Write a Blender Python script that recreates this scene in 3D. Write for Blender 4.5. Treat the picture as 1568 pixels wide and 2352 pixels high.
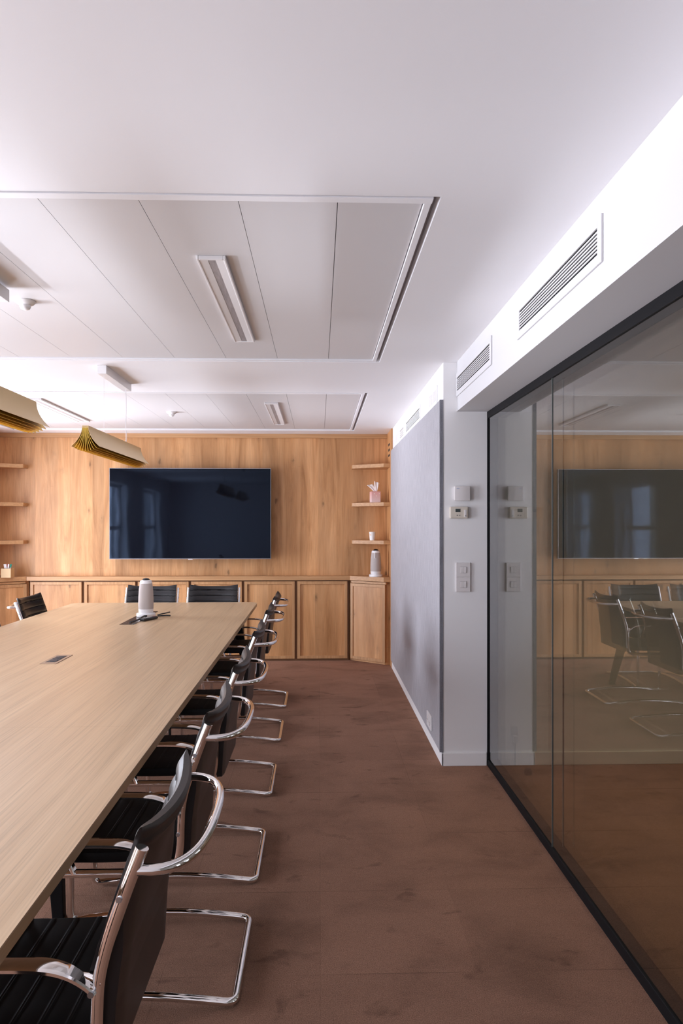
import bpy, bmesh, math, random
from mathutils import Vector, Matrix
random.seed(7)
S = bpy.context.scene
COL = S.collection
for o in list(bpy.data.objects):
    bpy.data.objects.remove(o)

# ------------------------------------------------------------------ camera, world, light, exposure
cam_d = bpy.data.cameras.new('camera')
cam = bpy.data.objects.new('camera', cam_d)
COL.objects.link(cam)
cam.location = (0, 0, 1.42)
cam.rotation_euler = (math.pi/2, 0, -math.radians(1.7))
cam_d.sensor_fit = 'VERTICAL'
cam_d.sensor_height = 36.0
cam_d.sensor_width = 24.0
cam_d.lens = 36.0*1600/2352
cam_d.shift_x = (784-779.5)/2352
cam_d.shift_y = (1206-1176)/2352
cam_d.clip_start = 0.05
S.camera = cam
S.view_settings.view_transform = 'Standard'
S.view_settings.look = 'None'
S.view_settings.gamma = 1.0
S.view_settings.use_curve_mapping = False
S.view_settings.exposure = 0.25
S.cycles.use_denoising = True
S.cycles.max_bounces = 10
S.cycles.diffuse_bounces = 6
S.cycles.glossy_bounces = 6
S.cycles.transparent_max_bounces = 24
S.cycles.caustics_reflective = False
S.cycles.caustics_refractive = False
S.cycles.sample_clamp_indirect = 6.0

W = bpy.data.worlds.new('sky')
S.world = W
W.use_nodes = True
W.node_tree.nodes['Background'].inputs[0].default_value = (0.72, 0.84, 1.0, 1)
W.node_tree.nodes['Background'].inputs[1].default_value = 1.2

CEIL = 2.38
XL, XR, YB, YF = -3.42, 0.734, 7.36, -1.6     # left wall, right wall, back wall, wall behind the camera
WIN = [(-0.75, 0.55), (1.80, 3.15), (5.15, 6.55)]   # windows in the left wall (Y ranges)
WZ0, WZ1 = 0.08, 2.14

def area(name, loc, rot, sx, sy, power, color, spread=math.pi):
    l = bpy.data.lights.new(name, 'AREA')
    l.shape = 'RECTANGLE'; l.size = sx; l.size_y = sy
    l.energy = power; l.color = color; l.spread = spread
    o = bpy.data.objects.new(name, l); COL.objects.link(o)
    o.location = loc; o.rotation_euler = rot
    return o
for (a, b), pw in zip(WIN, (92, 138, 152)):      # daylight at each window, from just outside it
    area('window_daylight', (XL-0.30, (a+b)/2, (WZ0+WZ1)/2), (0, -math.pi/2, 0), WZ1-WZ0-0.1, b-a-0.1, pw, (0.855, 0.885, 1.02))
# daylight thrown up from the sunlit ground outside
area('ground_bounce', (-8.0, 2.6, -0.1), (0, -math.radians(115), 0), 0.12, 9.0, 120, (0.88, 0.89, 1.0), math.radians(34))

# ------------------------------------------------------------------ materials
def mat(name, color, rough=0.5, metal=0.0, spec=0.5, coat=0.0):
    m = bpy.data.materials.new(name); m.use_nodes = True
    b = m.node_tree.nodes['Principled BSDF']
    b.inputs['Base Color'].default_value = (*color, 1)
    b.inputs['Roughness'].default_value = rough
    b.inputs['Metallic'].default_value = metal
    b.inputs['Specular IOR Level'].default_value = spec
    b.inputs['Coat Weight'].default_value = coat
    return m

class NT:
    """small node-tree helper"""
    def __init__(s, m):
        s.m = m; s.t = m.node_tree; s.b = s.t.nodes['Principled BSDF']
    def n(s, kind, **kw):
        x = s.t.nodes.new(kind)
        for k, v in kw.items(): setattr(x, k, v)
        return x
    def l(s, a, b): s.t.links.new(a, b)
    def coords(s, scale=(1, 1, 1), rand=False, rot=(0, 0, 0)):
        tc = s.n('ShaderNodeTexCoord'); mp = s.n('ShaderNodeMapping')
        mp.inputs['Scale'].default_value = scale
        mp.inputs['Rotation'].default_value = rot
        src = tc.outputs['Object']
        if rand:
            oi = s.n('ShaderNodeObjectInfo'); mu = s.n('ShaderNodeMath', operation='MULTIPLY')
            s.l(oi.outputs['Random'], mu.inputs[0]); mu.inputs[1].default_value = 37.0
            ad = s.n('ShaderNodeVectorMath', operation='ADD')
            s.l(src, ad.inputs[0]); s.l(mu.outputs[0], ad.inputs[1]); src = ad.outputs[0]
        s.l(src, mp.inputs['Vector'])
        return mp.outputs['Vector']
    def noise(s, vec, scale=1.0, detail=4, rough=0.55, dist=0.0):
        x = s.n('ShaderNodeTexNoise')
        x.inputs['Scale'].default_value = scale; x.inputs['Detail'].default_value = detail
        x.inputs['Roughness'].default_value = rough; x.inputs['Distortion'].default_value = dist
        s.l(vec, x.inputs['Vector'])
        return x.outputs['Fac']
    def ramp(s, fac, stops):
        r = s.n('ShaderNodeValToRGB')
        e = r.color_ramp.elements
        while len(e) < len(stops): e.new(0.5)
        for i, (p, c) in enumerate(stops):
            e[i].position = p
            e[i].color = (*c, 1) if isinstance(c, tuple) else (c, c, c, 1)
        s.l(fac, r.inputs['Fac'])
        return r.outputs['Color']
    def math(s, op, a, b=None, c=None):
        x = s.n('ShaderNodeMath', operation=op)
        for i, v in enumerate((a, b, c)):
            if v is None: continue
            if isinstance(v, (int, float)): x.inputs[i].default_value = v
            else: s.l(v, x.inputs[i])
        return x.outputs[0]
    def mul(s, a, b, fac=1.0):
        x = s.n('ShaderNodeMix', data_type='RGBA', blend_type='MULTIPLY')
        x.inputs['Factor'].default_value = fac
        s.l(a, x.inputs['A']); s.l(b, x.inputs['B'])
        return x.outputs['Result']
    def mix(s, fac, a, b):
        x = s.n('ShaderNodeMix', data_type='RGBA')
        s.l(fac, x.inputs['Factor'])
        for k, v in (('A', a), ('B', b)):
            if isinstance(v, tuple): x.inputs[k].default_value = (*v, 1)
            else: s.l(v, x.inputs[k])
        return x.outputs['Result']
    def color(s, c): s.l(c, s.b.inputs['Base Color'])
    def bump(s, h, strength, dist):
        x = s.n('ShaderNodeBump'); x.inputs['Strength'].default_value = strength; x.inputs['Distance'].default_value = dist
        s.l(h, x.inputs['Height']); s.l(x.outputs['Normal'], s.b.inputs['Normal'])

def wood_vertical(name, light, mid, dark, rand=True):
    m = mat(name, mid, 0.42, spec=0.35); t = NT(m)
    vec = t.coords((1, 1, 1), rand)
    sp_ = t.n('ShaderNodeSeparateXYZ'); t.l(vec, sp_.inputs[0])
    col_ = t.math('FLOOR', t.math('DIVIDE', t.math('ADD', sp_.outputs['X'], t.math('MULTIPLY', sp_.outputs['Y'], 0.61)), 0.118))
    wn_ = t.n('ShaderNodeTexWhiteNoise', noise_dimensions='1D'); t.l(col_, wn_.inputs['W'])
    lamella = t.ramp(wn_.outputs['Value'], [(0.0, 0.87), (1.0, 1.09)])
    a = t.noise(t.coords((8.0, 8.0, 0.75), rand), 1.0, 6, 0.65, 1.1)
    base = t.ramp(a, [(0.30, dark), (0.46, mid), (0.66, light)])
    wide = t.ramp(t.noise(t.coords((3.2, 3.2, 0.9), rand), 1.0, 3, 0.6, 0.6), [(0.30, 0.80), (0.5, 0.98), (0.70, 1.10)])
    fib = t.ramp(t.noise(t.coords((120, 120, 4), rand), 1.0, 3), [(0.3, 0.91), (0.7, 1.06)])
    v = t.n('ShaderNodeTexVoronoi'); v.inputs['Scale'].default_value = 1.0
    t.l(t.coords((6.5, 6.5, 3.3), rand), v.inputs['Vector'])
    kn = t.math('ADD', v.outputs['Distance'], t.math('MULTIPLY', t.math('SUBTRACT', t.noise(t.coords((34, 34, 16), rand), 1.0, 3), 0.5), 0.30))
    knot = t.ramp(kn, [(0.05, 0.50), (0.10, 0.86), (0.22, 1.0)])
    st = t.ramp(t.noise(t.coords((7.0, 7.0, 75), rand), 1.0, 2, 0.5, 0.3), [(0.72, 1.0), (0.78, 0.80)])
    c = t.mul(t.mul(t.mul(t.mul(base, wide), fib), knot), lamella)
    c = t.mul(c, st, 0.8)
    t.color(c)
    t.bump(t.noise(t.coords((160, 160, 5), rand), 1.0, 3), 0.06, 0.002)
    return m
M = {}
M['oak'] = wood_vertical('oak_veneer', (0.65, 0.355, 0.165), (0.545, 0.275, 0.114), (0.41, 0.190, 0.070), False)
M['oak_door'] = wood_vertical('oak_door_veneer', (0.65, 0.355, 0.165), (0.545, 0.275, 0.114), (0.41, 0.190, 0.070), True)
def wood_edge(name, along):
    m = mat(name, (0.5, 0.28, 0.13), 0.42, spec=0.35); t = NT(m)
    sc = [55, 55, 55]; sc[along] = 1.5
    t.color(t.ramp(t.noise(t.coords(tuple(sc), True), 1.0, 4), [(0.25, (0.40, 0.205, 0.088)), (0.75, (0.57, 0.325, 0.155))]))
    return m
M['oak_edge_x'] = wood_edge('oak_edge_long', 0)
M['oak_edge_z'] = wood_edge('oak_edge_upright', 2)
M['oak_dark'] = mat('oak_shadow_gap', (0.20, 0.095, 0.04), 0.6)

# pale oak table laminate, grain along the table
m = mat('table_oak', (0.55, 0.38, 0.25), 0.33, spec=0.5); t = NT(m)
g = t.noise(t.coords((16, 0.42, 1), rot=(0, 0, 0.04)), 1.0, 6, 0.62, 0.9)
c = t.ramp(g, [(0.25, (0.53, 0.360, 0.208)), (0.5, (0.61, 0.428, 0.258)), (0.75, (0.67, 0.482, 0.298))])
f2 = t.ramp(t.noise(t.coords((190, 2.2, 1), rot=(0, 0, 0.04)), 1.0, 4, 0.6, 0.3), [(0.28, 0.76), (0.50, 0.985), (0.75, 1.05)])
t.color(t.mul(c, f2)); t.bump(t.noise(t.coords((190, 2.2, 1)), 1.0, 4), 0.05, 0.001)
M['table'] = m
m = mat('table_edge_oak', (0.36, 0.235, 0.135), 0.45, spec=0.3); t = NT(m)
t.color(t.ramp(t.noise(t.coords((30, 1.2, 60)), 1.0, 4), [(0.3, (0.50, 0.315, 0.165)), (0.7, (0.60, 0.39, 0.22))]))
M['table_edge'] = m

# carpet tiles
m = mat('carpet', (0.2, 0.11, 0.08), 0.95, spec=0.08); t = NT(m)
tc = t.n('ShaderNodeTexCoord'); sx = t.n('ShaderNodeSeparateXYZ'); t.l(tc.outputs['Object'], sx.inputs[0])
def tile_axis(out, off):
    q = t.math('DIVIDE', t.math('SUBTRACT', out, off), 0.5)
    fr = t.math('FRACT', q)
    return t.math('FLOOR', q), t.math('MULTIPLY', t.math('MINIMUM', fr, t.math('SUBTRACT', 1.0, fr)), 0.5)
ix, ex = tile_axis(sx.outputs['X'], 0.005)
iy, ey = tile_axis(sx.outputs['Y'], 0.200)
cb = t.n('ShaderNodeCombineXYZ'); t.l(ix, cb.inputs[0]); t.l(iy, cb.inputs[1])
wn = t.n('ShaderNodeTexWhiteNoise', noise_dimensions='3D'); t.l(cb.outputs[0], wn.inputs['Vector'])
tile = t.ramp(wn.outputs['Value'], [(0.0, 0.95), (1.0, 1.05)])
seam = t.ramp(t.math('MINIMUM', t.math('MULTIPLY', ex, 2.2), ey), [(0.0009, 0.66), (0.0034, 1.0)])
seam_on = t.ramp(t.noise(t.coords((1.3, 1.3, 1)), 1.0, 2), [(0.40, 0.0), (0.56, 1.0)])
seamf = t.mix(seam_on, (1.0, 1.0, 1.0), seam)
blot = t.ramp(t.noise(t.coords((2.4, 3.4, 1)), 1.0, 4, 0.6, 0.4), [(0.32, 0.76), (0.50, 0.99), (0.68, 1.08)])
foot = t.ramp(t.noise(t.coords((5.5, 8.5, 1)), 1.0, 3, 0.55, 0.6), [(0.29, 0.60), (0.39, 1.0)])
pile = t.ramp(t.noise(t.coords((1, 1, 1)), 270, 2, 0.8), [(0.25, 0.52), (0.5, 1.0), (0.78, 1.50)])
base = t.ramp(t.noise(t.coords((1, 1, 1)), 60, 3), [(0.3, (0.365, 0.200, 0.136)), (0.7, (0.405, 0.224, 0.152))])
c = t.mul(t.mul(t.mul(base, tile), seamf), blot)
c = t.mul(t.mul(c, foot, 0.8), pile)
t.color(c); t.bump(t.noise(t.coords((1, 1, 1)), 270, 3, 0.8), 0.75, 0.008)
M['carpet'] = m

def paint(name, color, rough=0.6, amt=0.04):
    m = mat(name, color, rough, spec=0.3); t = NT(m)
    t.bump(t.noise(t.coords((1, 1, 1)), 90, 3), amt, 0.002)
    return m
M['white'] = paint('white_paint', (0.64, 0.63, 0.64))
M['wall_white'] = paint('white_wall_paint', (0.85, 0.84, 0.84))
M['ceil'] = paint('ceiling_paint', (0.84, 0.83, 0.845))
M['tile'] = mat('white_metal_tile', (0.665, 0.65, 0.655), 0.45, spec=0.35)
t = NT(M['tile']); t.bump(t.noise(t.coords((1, 1, 1)), 260, 1), 0.05, 0.001)
M['gloss_white'] = mat('white_plastic', (0.78, 0.77, 0.775), 0.35)
M['warm_white'] = mat('warm_white_plastic', (0.74, 0.70, 0.69), 0.38)
M['cream'] = mat('cream_plastic', (0.70, 0.63, 0.54), 0.4)
M['grey_plastic'] = mat('grey_button', (0.30, 0.28, 0.26), 0.5)
M['black'] = mat('black_metal', (0.007, 0.007, 0.008), 0.55, spec=0.12)
M['dark'] = mat('dark_void', (0.03, 0.027, 0.027), 0.8)
M['slot'] = mat('black_slot', (0.005, 0.005, 0.006), 0.9, spec=0.05)
M['gap'] = mat('grey_gap', (0.46, 0.42, 0.41), 0.7)
M['chrome'] = mat('chrome', (0.80, 0.78, 0.77), 0.07, 1.0)
M['alu'] = mat('brushed_aluminium', (0.62, 0.61, 0.62), 0.28, 1.0)
M['tv_rim'] = mat('tv_rim', (0.30, 0.29, 0.30), 0.35, 1.0)
M['steel'] = mat('steel_bolt', (0.45, 0.50, 0.56), 0.25, 1.0)
m = mat('black_leather', (0.013, 0.0115, 0.0125), 0.38, spec=0.34); t = NT(m)
t.bump(t.noise(t.coords((1, 1, 1)), 160, 4), 0.10, 0.002); M['leather'] = m
m = mat('dark_leather_back', (0.025, 0.0185, 0.0165), 0.40, spec=0.36); t = NT(m)
t.bump(t.noise(t.coords((1, 1, 1)), 9, 3), 0.12, 0.006); M['leather_back'] = m
M['seam'] = mat('black_seam_shade', (0.0025, 0.0022, 0.0025), 0.7, spec=0.1)  # stitched rib grooves, with their shade deepened in the colour
M['seat'] = mat('black_seat_fabric', (0.0045, 0.0042, 0.0045), 0.62, spec=0.14)
def felt(name, base, rib):
    m = mat(name, base, 0.95, spec=0.05); t = NT(m)
    q = lambda k: tuple(v*k for v in base)
    s1 = t.ramp(t.noise(t.coords((230, 230, 9.0)), 1.0, 3, 0.6), [(0.30, q(0.76)), (0.5, base), (0.72, q(1.26))])
    s2 = t.ramp(t.noise(t.coords((1, 1, 1)), 240, 2, 0.7), [(0.25, 0.80), (0.75, 1.18)])
    c = t.mul(s1, s2)
    if rib:
        sep = t.n('ShaderNodeSeparateXYZ'); t.l(t.coords((1, 1, 1)), sep.inputs[0])
        fr = t.math('FRACT', t.math('DIVIDE', sep.outputs['Y'], 0.026))
        line = t.ramp(t.math('ABSOLUTE', t.math('SUBTRACT', fr, 0.5)), [(0.0, 0.80), (0.22, 1.0)])
        c = t.mul(c, line)
    t.color(c); t.bump(t.noise(t.coords((230, 230, 9.0)), 1.0, 3), 0.4, 0.004)
    return m
M['felt'] = felt('grey_felt', (0.425, 0.412, 0.437), True)
M['felt_edge'] = felt('grey_felt_shaded_edge', (0.215, 0.218, 0.245), False)  # end face turned from the windows: its shade is put into the colour
m = mat('tv_screen', (0.003, 0.0035, 0.006), 0.045, spec=0.22); t = NT(m); t.b.inputs['Specular Tint'].default_value = (0.50, 0.68, 1.0, 1)
t.bump(t.noise(t.coords((3.5, 1, 2.2)), 1.0, 1), 0.10, 0.010); M['screen'] = m
M['gold'] = mat('champagne_anodised', (0.64, 0.455, 0.225), 0.40, 0.5)
M['gold_in'] = mat('gold_anodised', (0.80, 0.52, 0.09), 0.36, 0.7)
m = mat('speaker_fabric', (0.47, 0.42, 0.40), 0.9, spec=0.1); t = NT(m)
t.bump(t.noise(t.coords((1, 1, 1)), 500, 2), 0.3, 0.001); M['mesh_fabric'] = m
M['lens'] = mat('black_lens', (0.01, 0.01, 0.012), 0.12)
M['smoked'] = mat('dark_brown_plate', (0.055, 0.035, 0.028), 0.25)
M['bronze'] = mat('bronze_bezel', (0.40, 0.275, 0.185), 0.4, 0.15)
M['rubber'] = mat('black_rubber', (0.015, 0.015, 0.016), 0.55)
M['socket'] = mat('socket_insert', (0.035, 0.038, 0.050), 0.4)
M['lcd'] = mat('lcd', (0.045, 0.055, 0.055), 0.25)
m = mat('prismatic_strip', (0.40, 0.37, 0.38), 0.35); t = NT(m)
t.color(t.ramp(t.noise(t.coords((60, 9, 1)), 1.0, 5, 0.7), [(0.3, (0.25, 0.235, 0.245)), (0.7, (0.46, 0.43, 0.44))])); M['prism'] = m
m = mat('pink_card', (0.75, 0.45, 0.42), 0.5); t = NT(m)
tcg = t.n('ShaderNodeTexCoord'); sg = t.n('ShaderNodeSeparateXYZ'); t.l(tcg.outputs['Generated'], sg.inputs[0])
gr = t.ramp(sg.outputs['Z'], [(0.0, (0.80, 0.62, 0.60)), (0.45, (0.76, 0.50, 0.47)), (1.0, (0.72, 0.36, 0.34))])
vv = t.n('ShaderNodeTexVoronoi'); vv.inputs['Scale'].default_value = 38; t.l(tcg.outputs['Object'], vv.inputs['Vector'])
dots = t.ramp(vv.outputs['Distance'], [(0.20, 1.0), (0.24, 0.0)])
dm = t.math('MULTIPLY', dots, t.math('GREATER_THAN', sg.outputs['Z'], 0.55))
t.color(t.mix(dm, gr, (0.85, 0.74, 0.66))); M['pink'] = m
M['tissue'] = mat('white_tissue', (0.86, 0.80, 0.78), 0.9)
M['paper'] = mat('white_paper', (0.84, 0.82, 0.78), 0.6)
M['orange'] = mat('orange_print', (0.80, 0.42, 0.20), 0.6)
M['maple'] = mat('pale_wood_box', (0.60, 0.42, 0.22), 0.5)
M['green'] = mat('green_plastic', (0.02, 0.35, 0.27), 0.4)
M['red'] = mat('red_plastic', (0.45, 0.05, 0.04), 0.4)
M['blue'] = mat('blue_print', (0.10, 0.25, 0.60), 0.5)
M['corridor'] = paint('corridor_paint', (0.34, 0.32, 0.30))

def glass(name, tint, f0):
    """thin coated glazing: mirror-like reflection growing with the angle over a clear tinted body"""
    m = bpy.data.materials.new(name); m.use_nodes = True
    tr = m.node_tree; n = tr.nodes; n.clear()
    out = n.new('ShaderNodeOutputMaterial'); mix = n.new('ShaderNodeMixShader')
    gl = n.new('ShaderNodeBsdfGlossy'); gl.inputs['Roughness'].default_value = 0.0; gl.inputs['Color'].default_value = (0.97, 0.98, 1, 1)
    tp = n.new('ShaderNodeBsdfTransparent'); tp.inputs['Color'].default_value = (*tint, 1)
    ge = n.new('ShaderNodeNewGeometry'); dot = n.new('ShaderNodeVectorMath'); dot.operation = 'DOT_PRODUCT'
    tr.links.new(ge.outputs['Normal'], dot.inputs[0]); tr.links.new(ge.outputs['Incoming'], dot.inputs[1])
    def mth(op, a, b):
        x = n.new('ShaderNodeMath'); x.operation = op
        for i, v in enumerate((a, b)):
            if isinstance(v, (int, float)): x.inputs[i].default_value = v
            elif v is not None: tr.links.new(v, x.inputs[i])
        return x.outputs[0]
    c = mth('ABSOLUTE', dot.outputs['Value'], None)
    p = mth('POWER', mth('SUBTRACT', 1.0, c), 5.0)
    F = mth('ADD', f0, mth('MULTIPLY', p, 1.0-f0))
    tr.links.new(F, mix.inputs[0]); tr.links.new(tp.outputs[0], mix.inputs[1]); tr.links.new(gl.outputs[0], mix.inputs[2])
    tr.links.new(mix.outputs[0], out.inputs['Surface'])
    return m
M['glass'] = glass('partition_glass', (0.87, 0.87, 0.835), 0.10)
M['window_glass'] = glass('window_glass', (0.97, 0.98, 0.98), 0.03)
M['glass_edge'] = mat('glass_edge', (0.10, 0.115, 0.11), 0.3)

# ------------------------------------------------------------------ mesh helpers
class MB:
    def __init__(s): s.bm = bmesh.new()
    def box(s, x0, x1, y0, y1, z0, z1):
        v = [s.bm.verts.new((x, y, z)) for z in (z0, z1) for (x, y) in ((x0, y0), (x1, y0), (x1, y1), (x0, y1))]
        for f in ((3, 2, 1, 0), (4, 5, 6, 7), (0, 1, 5, 4), (1, 2, 6, 5), (2, 3, 7, 6), (3, 0, 4, 7)):
            s.bm.faces.new([v[i] for i in f])
        return s
    def prism(s, poly, z0, z1):
        a = [s.bm.verts.new((x, y, z0)) for x, y in poly]; b = [s.bm.verts.new((x, y, z1)) for x, y in poly]
        n = len(poly)
        s.bm.faces.new(a[::-1]); s.bm.faces.new(b)
        for i in range(n): s.bm.faces.new((a[i], a[(i+1) % n], b[(i+1) % n], b[i]))
        return s
    def loft(s, rings, closed=True, caps=True):
        R = [[s.bm.verts.new(p) for p in r] for r in rings]
        n = len(R[0])
        for a, b in zip(R, R[1:]):
            for i in range(n if closed else n-1):
                s.bm.faces.new((a[i], a[(i+1) % n], b[(i+1) % n], b[i]))
        if caps and closed:
            s.bm.faces.new(R[0][::-1]); s.bm.faces.new(R[-1])
        return s
    def tube(s, pts, r, n=12, closed=False, caps=True):
        P = [Vector(p) for p in pts]; N = len(P)
        T = []
        for i in range(N):
            if closed: d = P[(i+1) % N]-P[i-1]
            else: d = P[min(i+1, N-1)]-P[max(i-1, 0)]
            T.append(d.normalized())
        u = T[0].orthogonal().normalized(); rings = []
        for i in range(N):
            u = (u-T[i]*u.dot(T[i])).normalized(); w = T[i].cross(u)
            rr = r[i] if isinstance(r, (list, tuple)) else r
            rings.append([P[i]+(u*math.cos(2*math.pi*k/n)+w*math.sin(2*math.pi*k/n))*rr for k in range(n)])
        if closed: rings.append(rings[0]); caps = False
        return s.loft(rings, True, caps)
    def cyl(s, p, q, r, n=20, r2=None):
        return s.tube([p, q], [r, r if r2 is None else r2], n)
    def lathe(s, prof, n=32, c=(0, 0)):
        rings = [[(c[0]+r*math.cos(2*math.pi*k/n), c[1]+r*math.sin(2*math.pi*k/n), z) for k in range(n)] for r, z in prof]
        return s.loft(rings)
    def bar(s, path, widths, th, y0, side=1):
        """flat bar swept along a path of (x, z); widths across y"""
        N = len(path); rings = []
        for i, (x, z) in enumerate(path):
            a = path[max(i-1, 0)]; b = path[min(i+1, N-1)]
            d = Vector((b[0]-a[0], b[1]-a[1])).normalized(); nx, nz = -d.y, d.x
            w = widths[i]/2; h = th/2
            ring = []
            for (sy, sn) in ((-1, -.5), (-.8, -1), (.8, -1), (1, -.5), (1, .5), (.8, 1), (-.8, 1), (-1, .5)):
                ring.append((x+nx*h*sn, y0+sy*w, z+nz*h*sn))
            rings.append(ring)
        return s.loft(rings)
    def build(s, name, material, parent=None, smooth=False, bevel=0, seg=2):
        bmesh.ops.recalc_face_normals(s.bm, faces=s.bm.faces)
        me = bpy.data.meshes.new(name); s.bm.to_mesh(me); s.bm.free()
        me.materials.append(material)
        o = bpy.data.objects.new(name, me); COL.objects.link(o)
        if parent is not None: o.parent = parent
        if smooth:
            for p in me.polygons: p.use_smooth = True
            try: me.set_sharp_from_angle(angle=math.radians(38))
            except Exception: pass
        if bevel:
            b = o.modifiers.new('bevel', 'BEVEL'); b.width = bevel; b.segments = seg; b.limit_method = 'ANGLE'
            b.angle_limit = math.radians(40)
        return o
def fillet(pts, rad, n=6):
    P = [Vector(p) for p in pts]; out = [P[0]]
    for a, b, c in zip(P, P[1:], P[2:]):
        d1, d2 = (a-b), (c-b)
        r = min(rad, d1.length*.49, d2.length*.49)
        p, q = b+d1.normalized()*r, b+d2.normalized()*r
        for k in range(n+1):
            t_ = k/n; out.append(p*(1-t_)**2+b*2*t_*(1-t_)+q*t_**2)
    out.append(P[-1]); return out
def spline(pts, n=6):
    P = [Vector(p) for p in pts]; P = [P[0]*2-P[1]]+P+[P[-1]*2-P[-2]]
    out = []
    for i in range(1, len(P)-2):
        for k in range(n):
            t_ = k/n; a, b, c, d = P[i-1:i+3]
            out.append(0.5*((2*b)+(c-a)*t_+(2*a-5*b+4*c-d)*t_*t_+(3*b-a-3*c+d)*t_**3))
    out.append(P[-2]); return out
def lerp_table(tab, z):
    for (a, va), (b, vb) in zip(tab, tab[1:]):
        if z <= b: return va+(vb-va)*max(0, (z-a))/(b-a)
    return tab[-1][1]

def tag(o, label, cat, group=None):
    o['label'] = label; o['category'] = cat
    if group: o['group'] = group
    return o
def thing(name, label, cat, loc=(0, 0, 0), rz=0, group=None):
    o = bpy.data.objects.new(name, None); o.empty_display_size = 0.1; COL.objects.link(o)
    o.location = loc; o.rotation_euler = (0, 0, rz)
    return tag(o, label, cat, group)
def struct(o):
    o['kind'] = 'structure'; return o
def dup(root, loc, rz, label, group=None):
    def cp(o, parent):
        c = o.copy(); COL.objects.link(c); c.parent = parent
        for ch in list(o.children): cp(ch, c)
        return c
    r = cp(root, None); r.location = loc; r.rotation_euler = (0, 0, rz); r['label'] = label
    if group: r['group'] = group
    return r

# ------------------------------------------------------------------ the room shell
XE = 2.9                                                     # far wall of the corridor behind the glass
struct(MB().box(XL-0.3, XE, YF-0.1, YB+0.1, -0.12, 0).build('floor', M['carpet']))
# ceiling with two recessed tile fields
FX0, FX1 = -3.06, 0.358
FY = [(2.028, 4.105), (5.058, 7.100)]
mb = MB(); zt = CEIL+0.042
for a, b in [(YF-0.1, FY[0][0]), (FY[0][1], FY[1][0]), (FY[1][1], YB+0.1)]:
    mb.box(XL-0.3, XE, a, b, CEIL, zt)
for a, b in FY:
    mb.box(XL-0.3, FX0, a, b, CEIL, zt); mb.box(FX1, XE, a, b, CEIL, zt)
ceiling = struct(mb.build('ceiling', M['ceil']))
struct(MB().box(XL-0.3, XE, YF-0.1, YB+0.1, zt, zt+0.05).build('ceiling_backing', M['gap'], ceiling))
for a, b in FY:
    tb = MB(); x = FX1-0.302
    tb.box(x+0.0015, FX1-0.046, a+0.03, b-0.03, CEIL+0.012, CEIL+0.03)
    while x > FX0+0.05:
        tb.box(max(x-0.2975+0.0009, FX0+0.045), x-0.0009, a+0.03, b-0.03, CEIL+0.012, CEIL+0.03); x -= 0.2975
    tb.build('metal_tile_field', M['tile'], ceiling)
    fr = MB(); g = 0.022; w = 0.020
    fr.box(FX0+g, FX1-g, a+0.004, a+0.004+w+0.012, CEIL-0.004, CEIL+0.035)
    fr.box(FX0+g, FX1-g, b-0.004-w, b-0.004, CEIL+0.004, CEIL+0.035)
    fr.box(FX1-g-w, FX1-g, a+0.03, b-0.02, CEIL+0.002, CEIL+0.035)
    fr.box(FX0+g, FX0+g+w, a+0.03, b-0.02, CEIL+0.002, CEIL+0.035)
    fr.build('field_trim', M['ceil'], ceiling)
# walls
struct(MB().box(XL-0.3, XR+0.3, YB, YB+0.1, 0, CEIL).build('wall_back', M['oak']))
struct(MB().box(XL-0.3, XE, YF-0.1, YF, 0, CEIL).build('wall_front', M['wall_white']))
struct(MB().box(XR, XE, 4.092, YB, 0, CEIL).build('wall_right', M['wall_white']))
struct(MB().box(XE, XE+0.1, YF-0.1, 4.092, 0, CEIL).build('wall_corridor', M['corridor']))
wl = MB(); ys = [YF-0.1]+[q for w_ in WIN for q in w_]+[YB+0.1]
for i in range(0, len(ys), 2): wl.box(XL-0.25, XL, ys[i], ys[i+1], 0, CEIL)
for a, b in WIN:
    wl.box(XL-0.25, XL, a, b, 0, WZ0); wl.box(XL-0.25, XL, a, b, WZ1, CEIL)
struct(wl.build('wall_left', M['wall_white']))
for k, (a, b) in enumerate(WIN):
    f = MB(); xw0, xw1 = XL-0.20, XL-0.14
    f.box(xw0, xw1, a, a+0.06, WZ0, WZ1); f.box(xw0, xw1, b-0.06, b, WZ0, WZ1)
    f.box(xw0, xw1, a, b, WZ0, WZ0+0.06); f.box(xw0, xw1, a, b, WZ1-0.06, WZ1)
    f.box(xw0, xw1, a, b, 1.335, 1.41)  # added crossbar, set at the height that shades a band of the ceiling
    wf = struct(f.build('window_%d' % (k+1), M['gloss_white'], bevel=0.004))
    MB().box(XL-0.175, XL-0.168, a+0.06, b-0.06, WZ0+0.06, WZ1-0.06).build('window_pane', M['window_glass'], wf)
    MB().box(XL-0.14, XL-0.11, b-0.05, b-0.02, 1.0, 1.14).build('window_handle', M['alu'], wf, bevel=0.004)
# bulkhead over the glass
struct(MB().box(0.812, 1.075, YF, 4.092, 2.09, CEIL).build('trim_1', M['white']))
# baseboards
struct(MB().box(XR-0.011, XR, 4.080, 6.90, 0, 0.077).build('baseboard_right', M['wall_white'], bevel=0.003))
struct(MB().box(XR-0.011, 0.990, 4.080, 4.092, 0, 0.077).build('baseboard_end', M['wall_white'], bevel=0.003))
struct(MB().box(1.075, XE, 4.080, 4.092, 0, 0.077).build('baseboard_corridor', M['wall_white'], bevel=0.003))
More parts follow.
